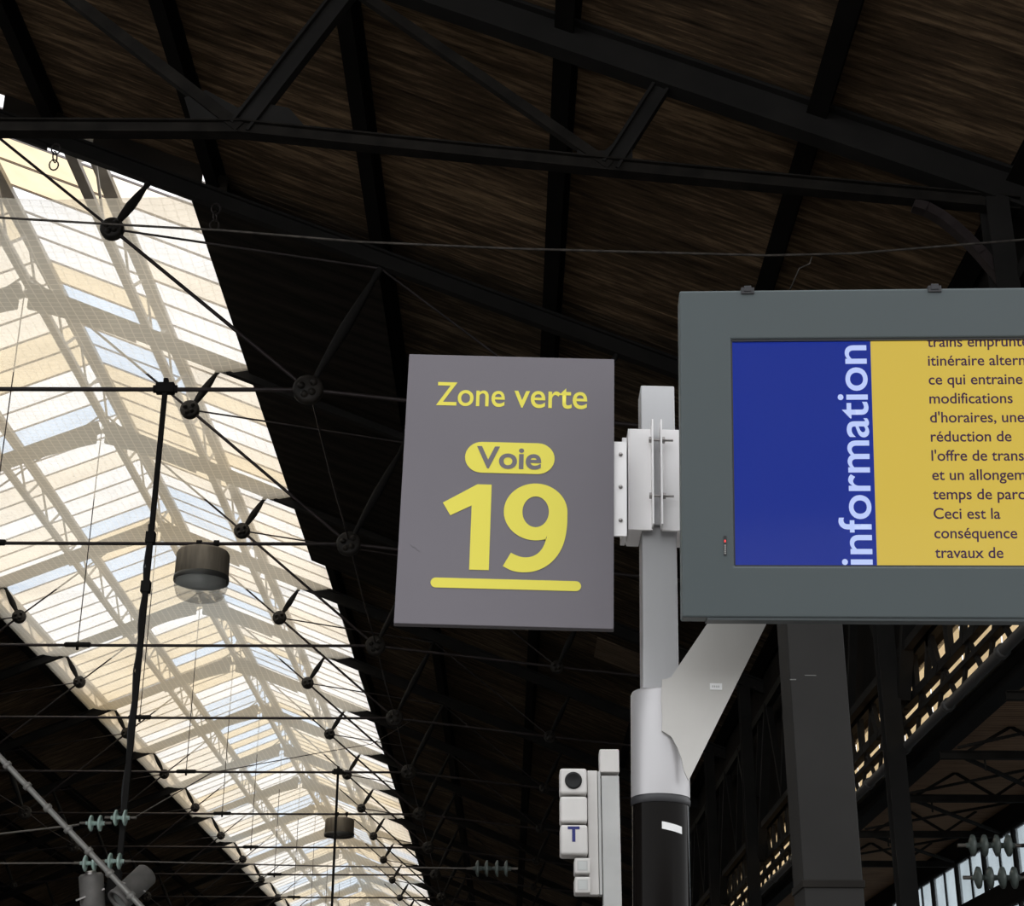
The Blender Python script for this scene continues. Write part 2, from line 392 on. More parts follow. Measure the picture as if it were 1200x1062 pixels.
rests = {k: MB() for k in ('cream', 'milky', 'white', 'blue')}
cnt = 0; last = [None]*4
for b in range(LAST):
    for j in range(NB):
        y = b*BAY+j*step
        for i in range(4):
            k = random.choices([q[0] for q in WT[i]], [q[1] for q in WT[i]])[0]
            if last[i] and random.random() < 0.35: k = last[i]
            last[i] = k
            if cnt < 300:
                place(PM[i, k], 'pane', sky, (0, y, 0)); cnt += 1
            else:
                pb = pane_mesh(*SEG[i], k); rests[k].add([(v[0], v[1]+y, v[2]) for v in pb.v], pb.f)
for k, mb in rests.items(): tag(mb.build('distant_panes', k, sky), kind='stuff')
def gbar(s):
    a = Vector((0, 0, glass_h(0)-20.03)); b = Vector((s*GE, 0, glass_h(GE)-20.03))
    return MB().bar(a, b, 0.05, 0.05).mesh('glazing_bar', 'bar')
gb = {s: gbar(s) for s in (1, -1)}
restb = MB(); cnt = 0
for j in range(LAST*NB+1):
    for s in (1, -1):
        if cnt < 300: place(gb[s], 'glazing_bar', sky, (0, j*step, 0)); cnt += 1
        else:
            restb.bar((0, j*step, glass_h(0)-20.03), (s*GE, j*step, glass_h(GE)-20.03), 0.05, 0.05)
tag(restb.build('distant_glazing_bars', 'bar', sky), kind='stuff')
LEN = BAY*LAST
def girder(u, lo, hi, wu, wl_):
    mb = MB(); mb.bar((u, 0, hi-20-0.09), (u, LEN, hi-20-0.09), wu, 0.18); mb.bar((u, 0, lo-20+0.07), (u, LEN, lo-20+0.07), wl_, 0.14)
    n = int(LEN/1.6)
    for i in range(n):
        y0 = i*1.6
        a, b = (lo+0.1, hi-0.15) if i % 2 else (hi-0.15, lo+0.1)
        mb.bar((u, y0, a-20), (u, y0+1.6, b-20), 0.06, 0.08)
    return mb.build('lattice_girder', 'lattice', sky)
girder(0, 23.6, 25.1, 0.42, 0.26)
for s in (1, -1):
    girder(s*3.65, 22.2, 23.65, 0.36, 0.26)
    girder(s*GE, 20.95, 22.1, 0.3, 0.2)
# glazed upstand and its sill
for s in (1, -1):
    for b in range(LAST*4):
        me = MB().box((s*(GE+0.08)-0.01, b*2.5+0.04, 1.15), (s*(GE+0.08)+0.01, b*2.5+2.46, 2.16))
        if b == 0: up_me = me.mesh('upstand_pane', 'milky')
        place(up_me, 'upstand_pane', sky, (0, b*2.5, 0)) if b else place(up_me, 'upstand_pane', sky)
    MB().box((s*GE-0.02, 0, 0.92), (s*GE+0.25, LEN, 1.15)).build('sill_beam', 'iron', sky)
# black soffit boards along the right edge of the first bays stand further in than the later sill
def soffit(y0, y1):
    mb = MB(); u0, u1 = 6.86, 11.35
    so = lambda u: 23.36-SL*u-20
    vs = [(u, y, so(u)+dz) for dz in (0, 0.05) for y in (y0, y1) for u in (u0, u1)]
    return mb.add(vs, [(0, 1, 3, 2), (4, 6, 7, 5), (0, 4, 5, 1), (1, 5, 7, 3), (3, 7, 6, 2), (2, 6, 4, 0)])
sm_ = soffit(0, 1.21).mesh('soffit_board', 'soot')
for b in range(3):
    for k in range(8 if b < 2 else 5): place(sm_, 'soffit_board', sky, (0, b*BAY+0.16+k*1.22, 0))
# boards closing the lantern end above the rafter, with gaps that let slivers of light in
raf_top = lambda u: 23.13+0.42-SL*abs(u)
for s_ in (1, -1):
    for u0, u1 in ((0.0, 2.05), (2.3, 3.3), (3.42, 4.05), (4.55, 7.2), (7.32, 7.8)):
        MB().prism([(s_*u0, raf_top(u0)-20.02), (s_*u1, raf_top(u1)-20.02), (s_*u1, glass_h(u1)-20.05), (s_*u0, glass_h(u0)-20.05)], -0.08, -0.03).build('end_board', 'soot', sky)

# ------------------------------------------------------------------ protective net under the lantern
def net():
    mb = MB(); us = [-7.5, -7.2, -6.6, -5.2, -3.6, -1.8, 0, 1.8, 3.6, 5.2, 6.2, 6.6, 6.85]
    ny = 130; y0, y1 = D0+0.55, YEND-0.5; vs = []
    for j in range(ny+1):
        y = y0+(y1-y0)*j/ny; ph = ((y-D0) % BAY)/BAY
        wide = 0.0 if y < D0+25.5 else 0.55
        for u in us:
            edge = max(0, (abs(u)-6.2)/1.0)
            h = 20.60-0.12*sin(ph*pi)*(1-min(1, edge))+0.12*min(1, edge) + 0.10*(noise.noise(Vector((u*0.7, y*0.5, 0))))*(1-0.6*min(1, edge))
            vs.append((u+(wide*min(1, max(0, u-5.2)/1.6) if u > 0 else 0), y-D0, h-20))
    n = len(us)
    mb.add(vs, [(j*n+i, j*n+i+1, (j+1)*n+i+1, (j+1)*n+i) for j in range(ny) for i in range(n-1)], True)
    o = mb.build('safety_net', 'net', None, (XC, D0, H(20.0)))
    return tag(o, 'fine white safety net stretched flat beneath the glazed rooflight', 'net')
net()

# ------------------------------------------------------------------ roof trusses
raf_h = lambda u: 23.13-SL*abs(u)
nA, nB, nC, nD, nE = (9.96, 15.35), (5.22, 19.43), (16.03, 14.65), (11.45, 18.42), (22.6, 13.95)
APEX = (0.0, 23.85)
HB = 15.35                                       # truss origin height = tie rod
def T(p, s=1, y=0.0): return Vector((s*p[0], y, p[1]-HB))
def rafter_mb(s, w, d):
    a = Vector((0, 0, raf_h(0)-HB)); b = Vector((s*22.9, 0, raf_h(22.9)-HB)); n = Vector((s*SL, 0, 1)).normalized()
    return MB().ibeam(a+n*d/2, b+n*d/2, w, d, n, 0.06, 0.05)
def strut_mb(a, b, r):
    ks = [0, 0.07, 0.10, 0.3, 0.5, 0.7, 0.90, 0.93, 1]; rr = [0.55, 0.55, 0.45, 0.8, 1.0, 0.8, 0.45, 0.6, 0.6]
    return MB().tube([a.lerp(b, k) for k in ks], [r*q for q in rr], 10)
def node_mb(p, s, R, t=0.13):
    mb = MB().lathe([(0, -t), (R*0.80, -t), (R, -t*0.6), (R, t*0.6), (R*0.80, t), (0, t)], T(p, s), (0, 1, 0), 22)
    for k, (dx, dz) in enumerate(((-0.42, 0.12), (0.38, 0.34), (0.30, -0.34), (-0.2, -0.5))):
        c = T(p, s)+Vector((dx*R, 0, dz*R))
        for sg in (-1, 1):
            mb.lathe([(R*0.24, 0), (R*0.24, 0.05), (R*0.12, 0.10), (0, 0.11)], c+Vector((0, sg*t, 0)), (0, sg, 0), 10)
    return mb
def sag(a, b, r, k=0.004, n=6):
    L = (b-a).length
    return MB().tube([a.lerp(b, i/n)-Vector((0, 0, 4*k*L*(i/n)*(1-i/n))) for i in range(n+1)], r, 8)
def ridge_bracket():
    mb = MB()
    for s in (1, -1):
        pts = []
        for i in range(9):
            t = i/8; pts.append((s*(0.15+3.3*t), 23.0-SL*3.45*t-0.30*(1-t)**2.2))
        top = [(s*3.45, raf_h(3.45)+0.05), (s*0.15, raf_h(0.15)+0.05)]
        mb.prism([(x, z-HB) for x, z in pts+top], -0.06, 0.06)
    return mb
tm = []                                          # (name, mesh) of one ordinary truss
for s in (1, -1):
    tm.append(('rafter', rafter_mb(s, 0.24, 0.42).mesh('rafter', 'iron')))
tm.append(('ridge_bracket', ridge_bracket().mesh('ridge_bracket', 'iron')))
tm.append(('tie_rod', sag(T(nA, -1), T(nA), 0.052, 0.001, 8).mesh('tie_rod', 'rod')))
tm.append(('king_rod', MB().cyl(T((0, HB)), T(APEX), 0.018, n=6).mesh('king_rod', 'rod')))
tb = MB().lathe([(0.05, -0.45), (0.09, -0.40), (0.09, 0.40), (0.05, 0.45)], (0, 0, 0), (1, 0, 0), 12); tb.cyl((0, 0, -0.18), (0, 0, 0.1), 0.05, n=8)
tm.append(('turnbuckle', tb.mesh('turnbuckle', 'iron')))
for s in (1, -1):
    for a, b, r in ((nA, nB, 0.045), (nB, APEX, 0.036), (nB, nD, 0.028), (nA, nC, 0.05), (nC, nE, 0.05), (nC, nD, 0.028)):
        tm.append(('tension_rod', MB().cyl(T(a, s), T(b, s), r, n=8).mesh('tension_rod', 'rod')))
    tm.append(('strut', strut_mb(T(nA, s), T(nD, s), 0.13).mesh('strut', 'iron')))
    tm.append(('strut', strut_mb(T(nB, s), T((5.95, raf_h(5.95)), s), 0.12).mesh('strut', 'iron')))
    tm.append(('strut', strut_mb(T(nC, s), T((16.8, raf_h(16.8)), s), 0.11).mesh('strut', 'iron')))
    tm.append(('cast_node', node_mb(nA, s, 0.34).mesh('cast_node', 'node')))
    tm.append(('cast_node', node_mb(nB, s, 0.275).mesh('cast_node', 'node')))
    tm.append(('cast_node', node_mb(nC, s, 0.22).mesh('cast_node', 'node')))
TL = {0: 'slender iron roof truss whose tie rod carries the long drop post beside the lantern end',
      1: 'iron roof truss whose tie rod carries the larger drum lamp, left of the platform sign',
      2: 'iron roof truss directly behind the tie rod of the larger drum lamp',
      3: 'iron roof truss whose right cast node holds the end of the long catenary span wire',
      4: 'iron roof truss whose tie rod carries the smaller, farther drop post',
      5: 'iron roof truss whose tie rod carries the smaller drum lamp',
      6: 'iron roof truss just beyond the smaller drum lamp, first of the distant ones'}
ORD = ['eighth', 'ninth', 'tenth', 'eleventh', 'twelfth', 'thirteenth', 'fourteenth', 'fifteenth', 'sixteenth', 'seventeenth']
for n in range(0, LAST+1):
    lb = TL.get(n, 'distant iron roof truss, %s of the slender ones counted from the nearest' % (ORD[n-7] if n >= 7 else ''))
    t = empty('roof_truss', (XC, D0+BAY*n, H(HB)), lb, 'truss', 'slender iron roof trusses along the hall')
    for nm, me in tm: place(me, nm, t)

# the nearest truss is a heavier, riveted one
t = empty('roof_truss', (XC, D0-BAY, H(HB)), 'heavy riveted iron truss crossing the top of the picture, nearest of all', 'truss')
for s in (1, -1):
    rb = rafter_mb(s, 0.34, 0.66)
    a = Vector((0, 0, raf_h(0)-HB)); b = Vector((s*22.9, 0, raf_h(22.9)-HB)); n = Vector((s*SL, 0, 1)).normalized()
    r_ = rb.build('rafter', 'iron', t)
    rv = MB()
    for k in range(0, 60):
        c = a.lerp(b, (k+0.5)/60)+n*0.1
        rv.lathe([(0.03, 0), (0.022, 0.02), (0, 0.026)], c+Vector((0, -0.028, 0)), (0, -1, 0), 6)
    rv.build('rivets', 'iron', r_)
    MB().ibeam(T(nA, s), T(nC, s), 0.24, 0.25, tf=0.03, tw=0.10).build('lower_chord', 'iron_old', t)
    MB().ibeam(T(nC, s), T(nE, s), 0.24, 0.25, tf=0.03, tw=0.10).build('lower_chord', 'iron_old', t)
    MB().bar(T(nB, s), T(nA, s), 0.16, 0.20).build('diagonal', 'iron_old', t)
    MB().bar(T(APEX, s), T(nB, s), 0.16, 0.20).build('diagonal', 'iron_old', t)
    MB().bar(T(nD, s), T(nC, s), 0.14, 0.17).build('diagonal', 'iron_old', t)
    MB().bar(T(nB, s), T(nD, s), 0.14, 0.16).build('diagonal', 'iron_old', t)
    MB().ibeam(T(nA, s), T((11.7, raf_h(11.7)), s), 0.22, 0.36, (1, 0, 0), 0.05, 0.05).build('strut', 'iron', t)
    MB().ibeam(T(nC, s), T((16.9, raf_h(16.9)), s), 0.2, 0.3, (1, 0, 0), 0.05, 0.05).build('strut', 'iron', t)
    MB().ibeam(T(nB, s), T((5.95, raf_h(5.95)), s), 0.2, 0.3, (1, 0, 0), 0.05, 0.05).build('strut', 'iron', t)
    ga = [(9.2, 15.35), (9.0, 15.95), (9.35, 16.1), (9.9, 15.75), (10.3, 15.85), (10.75, 15.75), (11.1, 15.3), (10.2, 15.2)]
    MB().prism([(s*x, z-HB) for x, z in ga], -0.03, 0.03).build('gusset_plate', 'iron', t)
    gc = [(15.5, 14.72), (15.5, 14.95), (15.95, 14.95), (16.2, 15.2), (16.4, 15.15), (16.4, 14.65), (16.0, 14.55)]
    MB().prism([(s*x, z-HB) for x, z in gc], -0.03, 0.03).build('gusset_plate', 'iron', t)
    pts = []
    for i in range(9):
        k = i/8; pts.append(Vector((s*(20.9+1.65*k-0.45*k*k*0.2), 0, 13.95-1.9*k**1.6-HB)))
    cb = MB()
    for i in range(8): cb.bar(pts[i], pts[i+1]+(pts[i+1]-pts[i])*0.05, 0.2, 0.16, (1, 0, 0.6))
    cb.build('curved_bracket', 'rod', t)
MB().ibeam(T(nA, -1), T(nA), 0.24, 0.25, tf=0.03, tw=0.10).build('tie_beam', 'iron_old', t)
MB().ibeam((0, 0, 0), T(APEX), 0.12, 0.12, (1, 0, 0), 0.03, 0.04).build('king_post', 'iron_old', t)

# longitudinal rods that link the main cast nodes
for s, lb in ((1, 'thin iron rod linking the cast nodes along the right of the rooflight'), (-1, 'thin iron rod linking the cast nodes along the left of the rooflight')):
    mb = MB()
    for k in range(LAST):
        mb.tube([(0, BAY*k, 0.1), (0, BAY*(k+0.5), 0.0), (0, BAY*(k+1), 0.1)], 0.022, 6)
    tag(mb.build('bracing_rod', 'rod', None, (XC+s*9.96, D0, H(15.35))), lb, 'rod')

# ------------------------------------------------------------------ right wall, side aisle
RX = 8.45
wr = MB().box((RX, YSTART, H(9.3)), (RX+0.3, YEND+5, H(14.9))).build('wall_right', 'wall'); tag(wr, kind='structure')
MB().box((RX-0.05, YSTART, H(7.2)), (RX+0.3, YEND+5, H(7.45))).build('lintel', 'iron', wr)
cp = MB().box((0, 0.05, 0), (0.012, 2.45, 1.85)).mesh('clerestory_pane', 'clear')
for k in range(int((YEND-12.4)/2.5)):
    place(cp, 'clerestory_pane', wr, (RX+0.2, 12.43+2.5*k, H(7.45)))
lat = MB()
for z, t_ in ((7.42, 0.14), (8.05, 0.10), (8.45, 0.18), (9.28, 0.2)): lat.bar((RX-0.15, 12, H(z)), (RX-0.15, YEND, H(z)), 0.18, t_)
for k in range(int((YEND-12)/0.9)):
    y = 12+0.9*k
    lat.bar((RX-0.15, y, H(7.42 if k % 2 else 8.4)), (RX-0.15, y+0.9, H(8.4 if k % 2 else 7.42)), 0.06, 0.12)
    lat.bar((RX-0.20, y+0.2, H(8.4)), (RX-0.20, y+0.2+0.5*(k % 3-1), H(9.3)), 0.1, 0.30 if k % 3 else 0.2, (0, 1, 0))
lat.build('lattice_girder', 'iron', wr)
colm = MB().ibeam((0, 0, 0), (0, 0, H(14.0)), 0.36, 0.42, (0, 1, 0), 0.06, 0.08).mesh('column', 'iron')
def knee(s):
    mb = MB()
    mb.bar((0, 0.1*s, H(8.4)), (0, 3.2*s, H(12.6)), 0.2, 0.26, (1, 0, 0)); mb.bar((0, 0.1*s, H(10.4)), (0, 1.5*s, H(12.6)), 0.14, 0.16, (1, 0, 0))
    mb.bar((0, 0, H(12.6)), (0, 5*s, H(12.6)), 0.2, 0.24); mb.bar((0, 3.2*s, H(12.6)), (0, 5*s, H(9.4)), 0.14, 0.18, (1, 0, 0))
    mb.bar((0, 0.1*s, H(9.3)), (0, 5*s, H(9.3)), 0.16, 0.18)
    return mb.mesh('knee_brace', 'iron')
kn = {s: knee(s) for s in (1, -1)}
for n in range(-1, LAST+1):
    place(colm, 'column', wr, (RX-0.66, D0+BAY*n, 0))
    for s in (1, -1): place(kn[s], 'knee_brace', wr, (RX-0.4, D0+BAY*n, 0))
pp = MB().tube([(0, 0, 0), (0, 140, 0)], 0.095, 12)
for k in range(40): pp.lathe([(0.095, -0.1), (0.125, -0.08), (0.125, 0.08), (0.095, 0.1)], (0, 1+3.5*k, 0), (0, 1, 0), 12)
tag(pp.build('drain_pipe', 'pipe', None, (RX-0.42, 14, H(7.42))), 'grey pipe running along the lattice girder of the right wall', 'pipe')
AX = 11.7
ca = MB().box((RX+0.3, 12, H(7.35)), (AX+0.3, 110, H(7.45))).build('ceiling', 'aisle_wood'); tag(ca, kind='structure')
wa = MB().box((AX, 12, 0), (AX+0.25, 110, H(3.4))).box((AX, 12, H(5.25)), (AX+0.25, 110, H(5.7))).box((AX, 12, H(6.9)), (AX+0.25, 110, H(7.4))).build('wall_aisle', 'wall'); tag(wa, kind='structure')
wi = 2
wfm = MB()
for z in (5.72, 6.86): wfm.bar((0, 0, H(z)), (0, 2.6, H(z)), 0.14, 0.08)
for y in (0.03, 2.57): wfm.bar((0, y, H(5.7)), (0, y, H(6.9)), 0.12, 0.14, (0, 1, 0))
wfm.bar((0, 1.3, H(5.7)), (0, 1.3, H(6.9)), 0.06, 0.06, (0, 1, 0)); wfm = wfm.mesh('window_frame', 'iron')
wpm = MB().box((0, 0.10, H(5.76)), (0.01, 1.27, H(6.82))).mesh('pane', 'winp')
fill_frame = MB()  # lower window row, added to let more light into the aisle
for z in (3.42, 5.22): fill_frame.bar((0, 0, H(z)), (0, 2.6, H(z)), 0.14, 0.08)
for y in (0.03, 1.3, 2.57): fill_frame.bar((0, y, H(3.4)), (0, y, H(5.25)), 0.12, 0.1, (0, 1, 0))
fill_frame = fill_frame.mesh('window_frame', 'iron'); fill_pane = MB().box((0, 0.08, H(3.46)), (0.01, 1.25, H(5.18))).mesh('pane', 'winp')
for k in range(30):
    wo = place(fill_frame, 'window_%d' % wi, None, (AX+0.1, 20+2.6*k, 0)); tag(wo, kind='structure'); wi += 1
    place(fill_pane, 'pane', wo, (0, 0, 0)); place(fill_pane, 'pane', wo, (0, 1.24, 0))
    wo = place(wfm, 'window_%d' % wi, None, (AX+0.1, 20+2.6*k, 0)); tag(wo, kind='structure'); wi += 1
    place(wpm, 'pane', wo, (0, 0, 0)); place(wpm, 'pane', wo, (0, 1.23, 0))
for k, (y, lb) in enumerate(((25.95, 'iron tie beam under the brown aisle ceiling, nearest, beside the pipe'), (30.35, 'iron tie beam under the brown aisle ceiling, second from the nearest'),
                   (34.5, 'iron tie beam under the brown aisle ceiling, third, with a riveted edge'), (38.8, 'iron tie beam under the brown aisle ceiling, fourth from the nearest'),
                   (43.2, 'iron tie beam under the brown aisle ceiling, fifth, just before the first white windows'))):
    a = empty('aisle_tie_beam', (RX, y, H(6.8)), lb, 'beam', 'tie beams across the side aisle')
    MB().ibeam((-0.3, 0, 0), (AX-RX, 0, 0), 0.14, 0.15, tf=0.02, tw=0.04).build('beam', 'iron_old', a)
    for x0, x1 in ((0.2, 1.1), (1.9, 1.1), (1.9, 2.7)): MB().bar((x0, 0, 0.05), (x1, 0, 0.55), 0.05, 0.06).build('web_bar', 'iron_old', a)
    if k < 4:
        MB().bar((0.0, 0, 0.03), (AX-RX-0.1, 4.2, 0.03), 0.08, 0.06).build('diagonal_brace', 'iron_old', a)
        MB().bar((AX-RX-0.1, 0, 0.1), (0.0, 4.2, 0.1), 0.05, 0.05).build('diagonal_brace', 'iron_old', a)
    MB().tube([(0.55, 0.05, -0.28), (0.55, 0.05, 0.0)], 0.02, 6).build('hanger', 'iron_old', a)

# ------------------------------------------------------------------ drum lamps, drop posts, catenary gear
def drum_lamp(u, n, lb, r=0.74, deep=1.0, z=13.78):
    o = empty('drum_lamp', (XC+u, D0+BAY*n, H(z)), lb, 'lamp', 'drum lamps under the tie rods')
    MB().lathe([(r*0.95, 0.50), (r, 0.52), (r*0.985, 1.22), (r*0.93, 1.30), (0, 1.33)], n=32).build('drum', 'drum', o)
    MB().lathe([(r*1.02, 0.44), (r*1.03, 0.50), (r*1.02, 0.58), (r*0.86, 0.58), (r*0.86, 0.44), (r*1.02, 0.44)], n=32).build('rim', 'drum_rim', o)
    MB().lathe([(r*0.99, 0.46), (r*0.99, 0.46-0.16*deep), (r*0.90, 0.46-0.38*deep), (r*0.82, 0.46-0.46*deep), (r*0.60, 0.46-0.48*deep), (0, 0.46-0.49*deep)], n=32).build('glass_bowl', 'lens', o)
    MB().lathe([(0.0, 0.98), (0.30, 0.95), (0.62, 0.50)], n=24).build('reflector', 'window', o)
    MB().lathe([(0, 0.46), (0.10, 0.48), (0.13, 0.56), (0.08, 0.70), (0.06, 0.9)], n=12).build('bulb', 'sticker', o)
    for dx in (-0.14, 0.34):
        MB().tube([(dx, 0, 1.28), (dx, 0, 1.46), (dx, 0.0, 1.60)], 0.035, 8).lathe([(0.09, -0.07), (0.09, 0.07)], (dx, 0, 1.575), (1, 0, 0), 10).build('hook', 'iron', o)
drum_lamp(5.95, 1, 'larger weathered metal drum lamp with glass bowl under a tie rod')
drum_lamp(5.95, 5, 'smaller, farther drum lamp hanging from a distant tie rod', deep=0.12)

def drop_post(n, length, lb):
    o = empty('drop_post', (XC+6.8, D0+BAY*n, H(15.35)), lb, 'post', 'drop posts hung from tie rods')
    MB().bar((0, 0, 0.25), (0, 0, -length), 0.10, 0.11, (0, 1, 0)).build('post', 'iron', o)
    c = MB().box((-0.2, -0.1, -0.10), (0.2, 0.1, 0.13)); c.cyl((-0.26, 0, 0), (-0.2, 0, 0), 0.09, n=10); c.cyl((0.2, 0, 0), (0.26, 0, 0), 0.09, n=10)
    c.build('clamp', 'iron', o)
    pts = [(-0.06+0.02*sin(i*1.7), -0.03, -3.2-i*0.32) for i in range(int((length-3.4)/0.32))]
    if n == 0:
        MB().tube(pts, 0.02, 6).build('cable', 'ink', o)
        for z in (-3.5, -4.6): MB().box((-0.1, -0.09, z-0.12), (0.09, 0.09, z+0.12)).build('band', 'iron', o)
    return o
drop_post(0, 10.15, 'long black drop post hanging from the nearest slender tie rod')
drop_post(4, 11.0, 'smaller grey drop post passing before the farther drum lamp')

def disc_mesh(r, mk):
    return MB().lathe([(0, -0.10), (0.035, -0.10), (0.04, -0.05), (r*0.55, -0.045), (r, -0.01), (r*0.97, 0.02), (r*0.5, 0.01), (0.045, 0.03), (0.04, 0.09), (0, 0.09)], (0, 0, 0), (1, 0, 0), 18).mesh('glass_disc', mk)
dg_ = disc_mesh(0.16, 'ins'); dk_ = disc_mesh(0.16, 'ins_dk')
def string(p, xs, me, lb, dz=0.0, rod=True):
    o = empty('insulator_string', p, lb, 'insulator', 'catenary insulators')
    for x in xs: place(me, 'glass_disc', o, (x, 0, dz*x))
    a, b = min(xs)-0.22, max(xs)+0.22
    MB().cyl((a, 0, dz*a), (b, 0, dz*b), 0.028, n=8).build('rod', 'wire', o)
    return o
YP = D0-0.25
string((-8.10, YP, H(5.79)), (-0.09, 0.09), dg_, 'pale green glass insulator pair left of the long drop post, upper')
string((-7.62, YP, H(5.90)), (-0.09, 0.09), dg_, 'pale green glass insulator pair right of the long drop post, upper')
string((-8.13, YP, H(5.02)), (-0.09, 0.09), dg_, 'green glass insulator pair above the upright floodlight, left of the drop post')
string((-7.65, YP, H(5.06)), (-0.09, 0.09), dg_, 'green glass insulator pair at the drop post foot, above the tilted floodlight')
string((-0.30, YP, H(4.95)), (-0.28, -0.1, 0.1, 0.28), dk_, 'dark dusty insulator string low between the rooflight and the signal post')
string((7.05, 24.0, H(4.05)), (-0.26, -0.09, 0.09, 0.26), dk_, 'dusty insulator string before the aisle windows, upper of two')
string((7.08, 24.0, H(3.59)), (-0.26, -0.09, 0.09, 0.26), dk_, 'dusty insulator string before the aisle windows, lower of two')
def wire(name, pts, r, m, lb, cat='wire', group=None):
    c = Vector(pts[0]); return tag(MB().tube([Vector(p)-c for p in pts], r, 6).build(name, m, None, c), lb, cat, group)
wire('span_wire', [(-22, YP, H(5.2)), (-10.0, YP, H(5.57)), (-8.42, YP, H(5.76))], 0.022, 'wire', 'span wire reaching the upper left insulators from the left')
wire('span_wire', [(-7.31, YP, H(5.93)), (-6.6, 36.0, H(7.6)), (-5.85, 48, H(10.7)), (-5.32, D0+30, H(14.33)), (-4.6, D0+30, H(14.75)), (-3.66, D0+30, H(15.35))], 0.013, 'wire', 'span wire climbing from the upper right insulators to a distant cast node')
wire('span_wire', [(-30, YP, H(4.98)), (-9.9, YP, H(5.01)), (-8.42, YP, H(5.02))], 0.02, 'wire', 'span wire reaching the lower left insulators from the left')
wire('span_wire', [(-7.35, YP, H(5.06)), (-4, YP, H(4.99)), (-0.75, YP, H(4.95))], 0.015, 'wire', 'level span wire between the drop post insulators and the dark insulator string')
for z, q in ((4.05, 'upper'), (3.59, 'lower')):
    wire('bracket_bar', [(7.5, 24.0, H(z)), (8.05, 23.6, H(z))], 0.03, 'iron', 'short bar holding the %s aisle insulators to the wall column' % q, 'bracket')
k = 20/26
wire('dusty_cable', [(x*k, 20, H(z*k)) for x, z in ((-22, 16.0), (-9.48, 15.81), (-7.41, 15.68), (-5.34, 15.56), (-2.81, 15.33), (0.03, 15.2), (4.74, 15.08), (6.32, 15.13), (9.5, 15.44), (10.6, 15.6))], 0.017, 'dusty',
     'dust covered cable strung across the hall above the display', 'cable')
wire('dusty_cable', [(x*k, 20, H(z*k-0.03)) for x, z in ((5.55, 15.1), (5.5, 14.95), (5.3, 14.85), (5.1, 14.4))], 0.011, 'dusty', 'short kinked dusty cord hanging above the display', 'cable')
tb = MB().tube([(-9.9, 30, 0.42), (-9.45, 30, 0), (-6.59, 30, -2.67), (-5.2, 30, -3.97)], 0.055, 10)
for k in range(9):
    c = Vector((-9.3+0.42*k, 30, -0.14-0.392*k)); tb.lathe([(0.055, -0.05), (0.085, -0.03), (0.085, 0.03), (0.055, 0.05)], c, (0.73, 0, -0.68), 10)
tag(tb.build('cantilever_tube', 'tube', None, (0, 0, H(6.6))), 'pale grey cantilever tube slanting across the bottom left corner', 'tube')

def floodlight(p, axis, up_end, lb):
    o = empty('floodlight', p, lb, 'floodlight', 'floodlights under the drop post'); ax = Vector(axis).normalized()
    MB().lathe([(0, -0.42), (0.20, -0.42), (0.235, -0.38), (0.235, 0.34), (0.25, 0.35), (0.25, 0.42), (0.21, 0.42), (0.19, 0.36)], (0, 0, 0), ax, 24).build('housing', 'flood', o)
    MB().lathe([(0, 0.34), (0.20, 0.345)], (0, 0, 0), ax, 24).build('lens', 'lens', o)
    MB().lathe([(0.10, -0.47), (0.12, -0.42)], (0, 0, 0), ax, 12).lathe([(0, -0.47), (0.10, -0.47)], (0, 0, 0), ax, 12).build('end_cap', 'steel', o)
    sd = Vector((0, 1, 0)).cross(ax).normalized()
    MB().bar(ax*-0.1+sd*-0.25+Vector((0, -0.05, 0)), ax*0.1+sd*0.25+Vector((0, -0.28, 0)), 0.05, 0.03).build('yoke', 'steel', o)
floodlight((-8.02, D0-0.25, H(4.40)), (0.10, 0.25, -0.95), 1, 'upright grey cylindrical floodlight left of the drop post foot')
floodlight((-7.24, D0-0.30, H(4.56)), (-0.55, -0.45, -0.72), 1, 'tilted grey cylindrical floodlight right of the drop post foot')
bxo = MB().box((-0.14, -0.05, -0.42), (0.12, 0.12, 0.20)).box((-0.03, 0.0, 0.20), (0.03, 0.06, 0.30))
tag(bxo.build('junction_box', 'iron', None, (-7.68, D0, H(4.72)), bevel=0.02), 'dark junction box between the two floodlights', 'box')

def chain(p, k, lb):
    o = empty('hanging_chain', p, lb, 'chain', 'loose chains at the lantern end')
    for i in range(k):
        rx = 0.10; pts = []
        for j in range(13):
            a = 2*pi*j/12; pts.append((rx*cos(a) if i % 2 == 0 else 0.02*cos(a), 0.02*cos(a) if i % 2 == 0 else rx*cos(a), -0.13-0.22*i+0.14*sin(a)))
        MB().tube(pts, 0.018, 6, False).build('chain_link', 'rod', o)
chain((-10.6, 32.0, H(21.45)), 3, 'short loose chain hanging at far left of the lantern end')
chain((-6.75, 32.0, H(19.85)), 3, 'short loose chain hanging at the right corner of the lantern end')

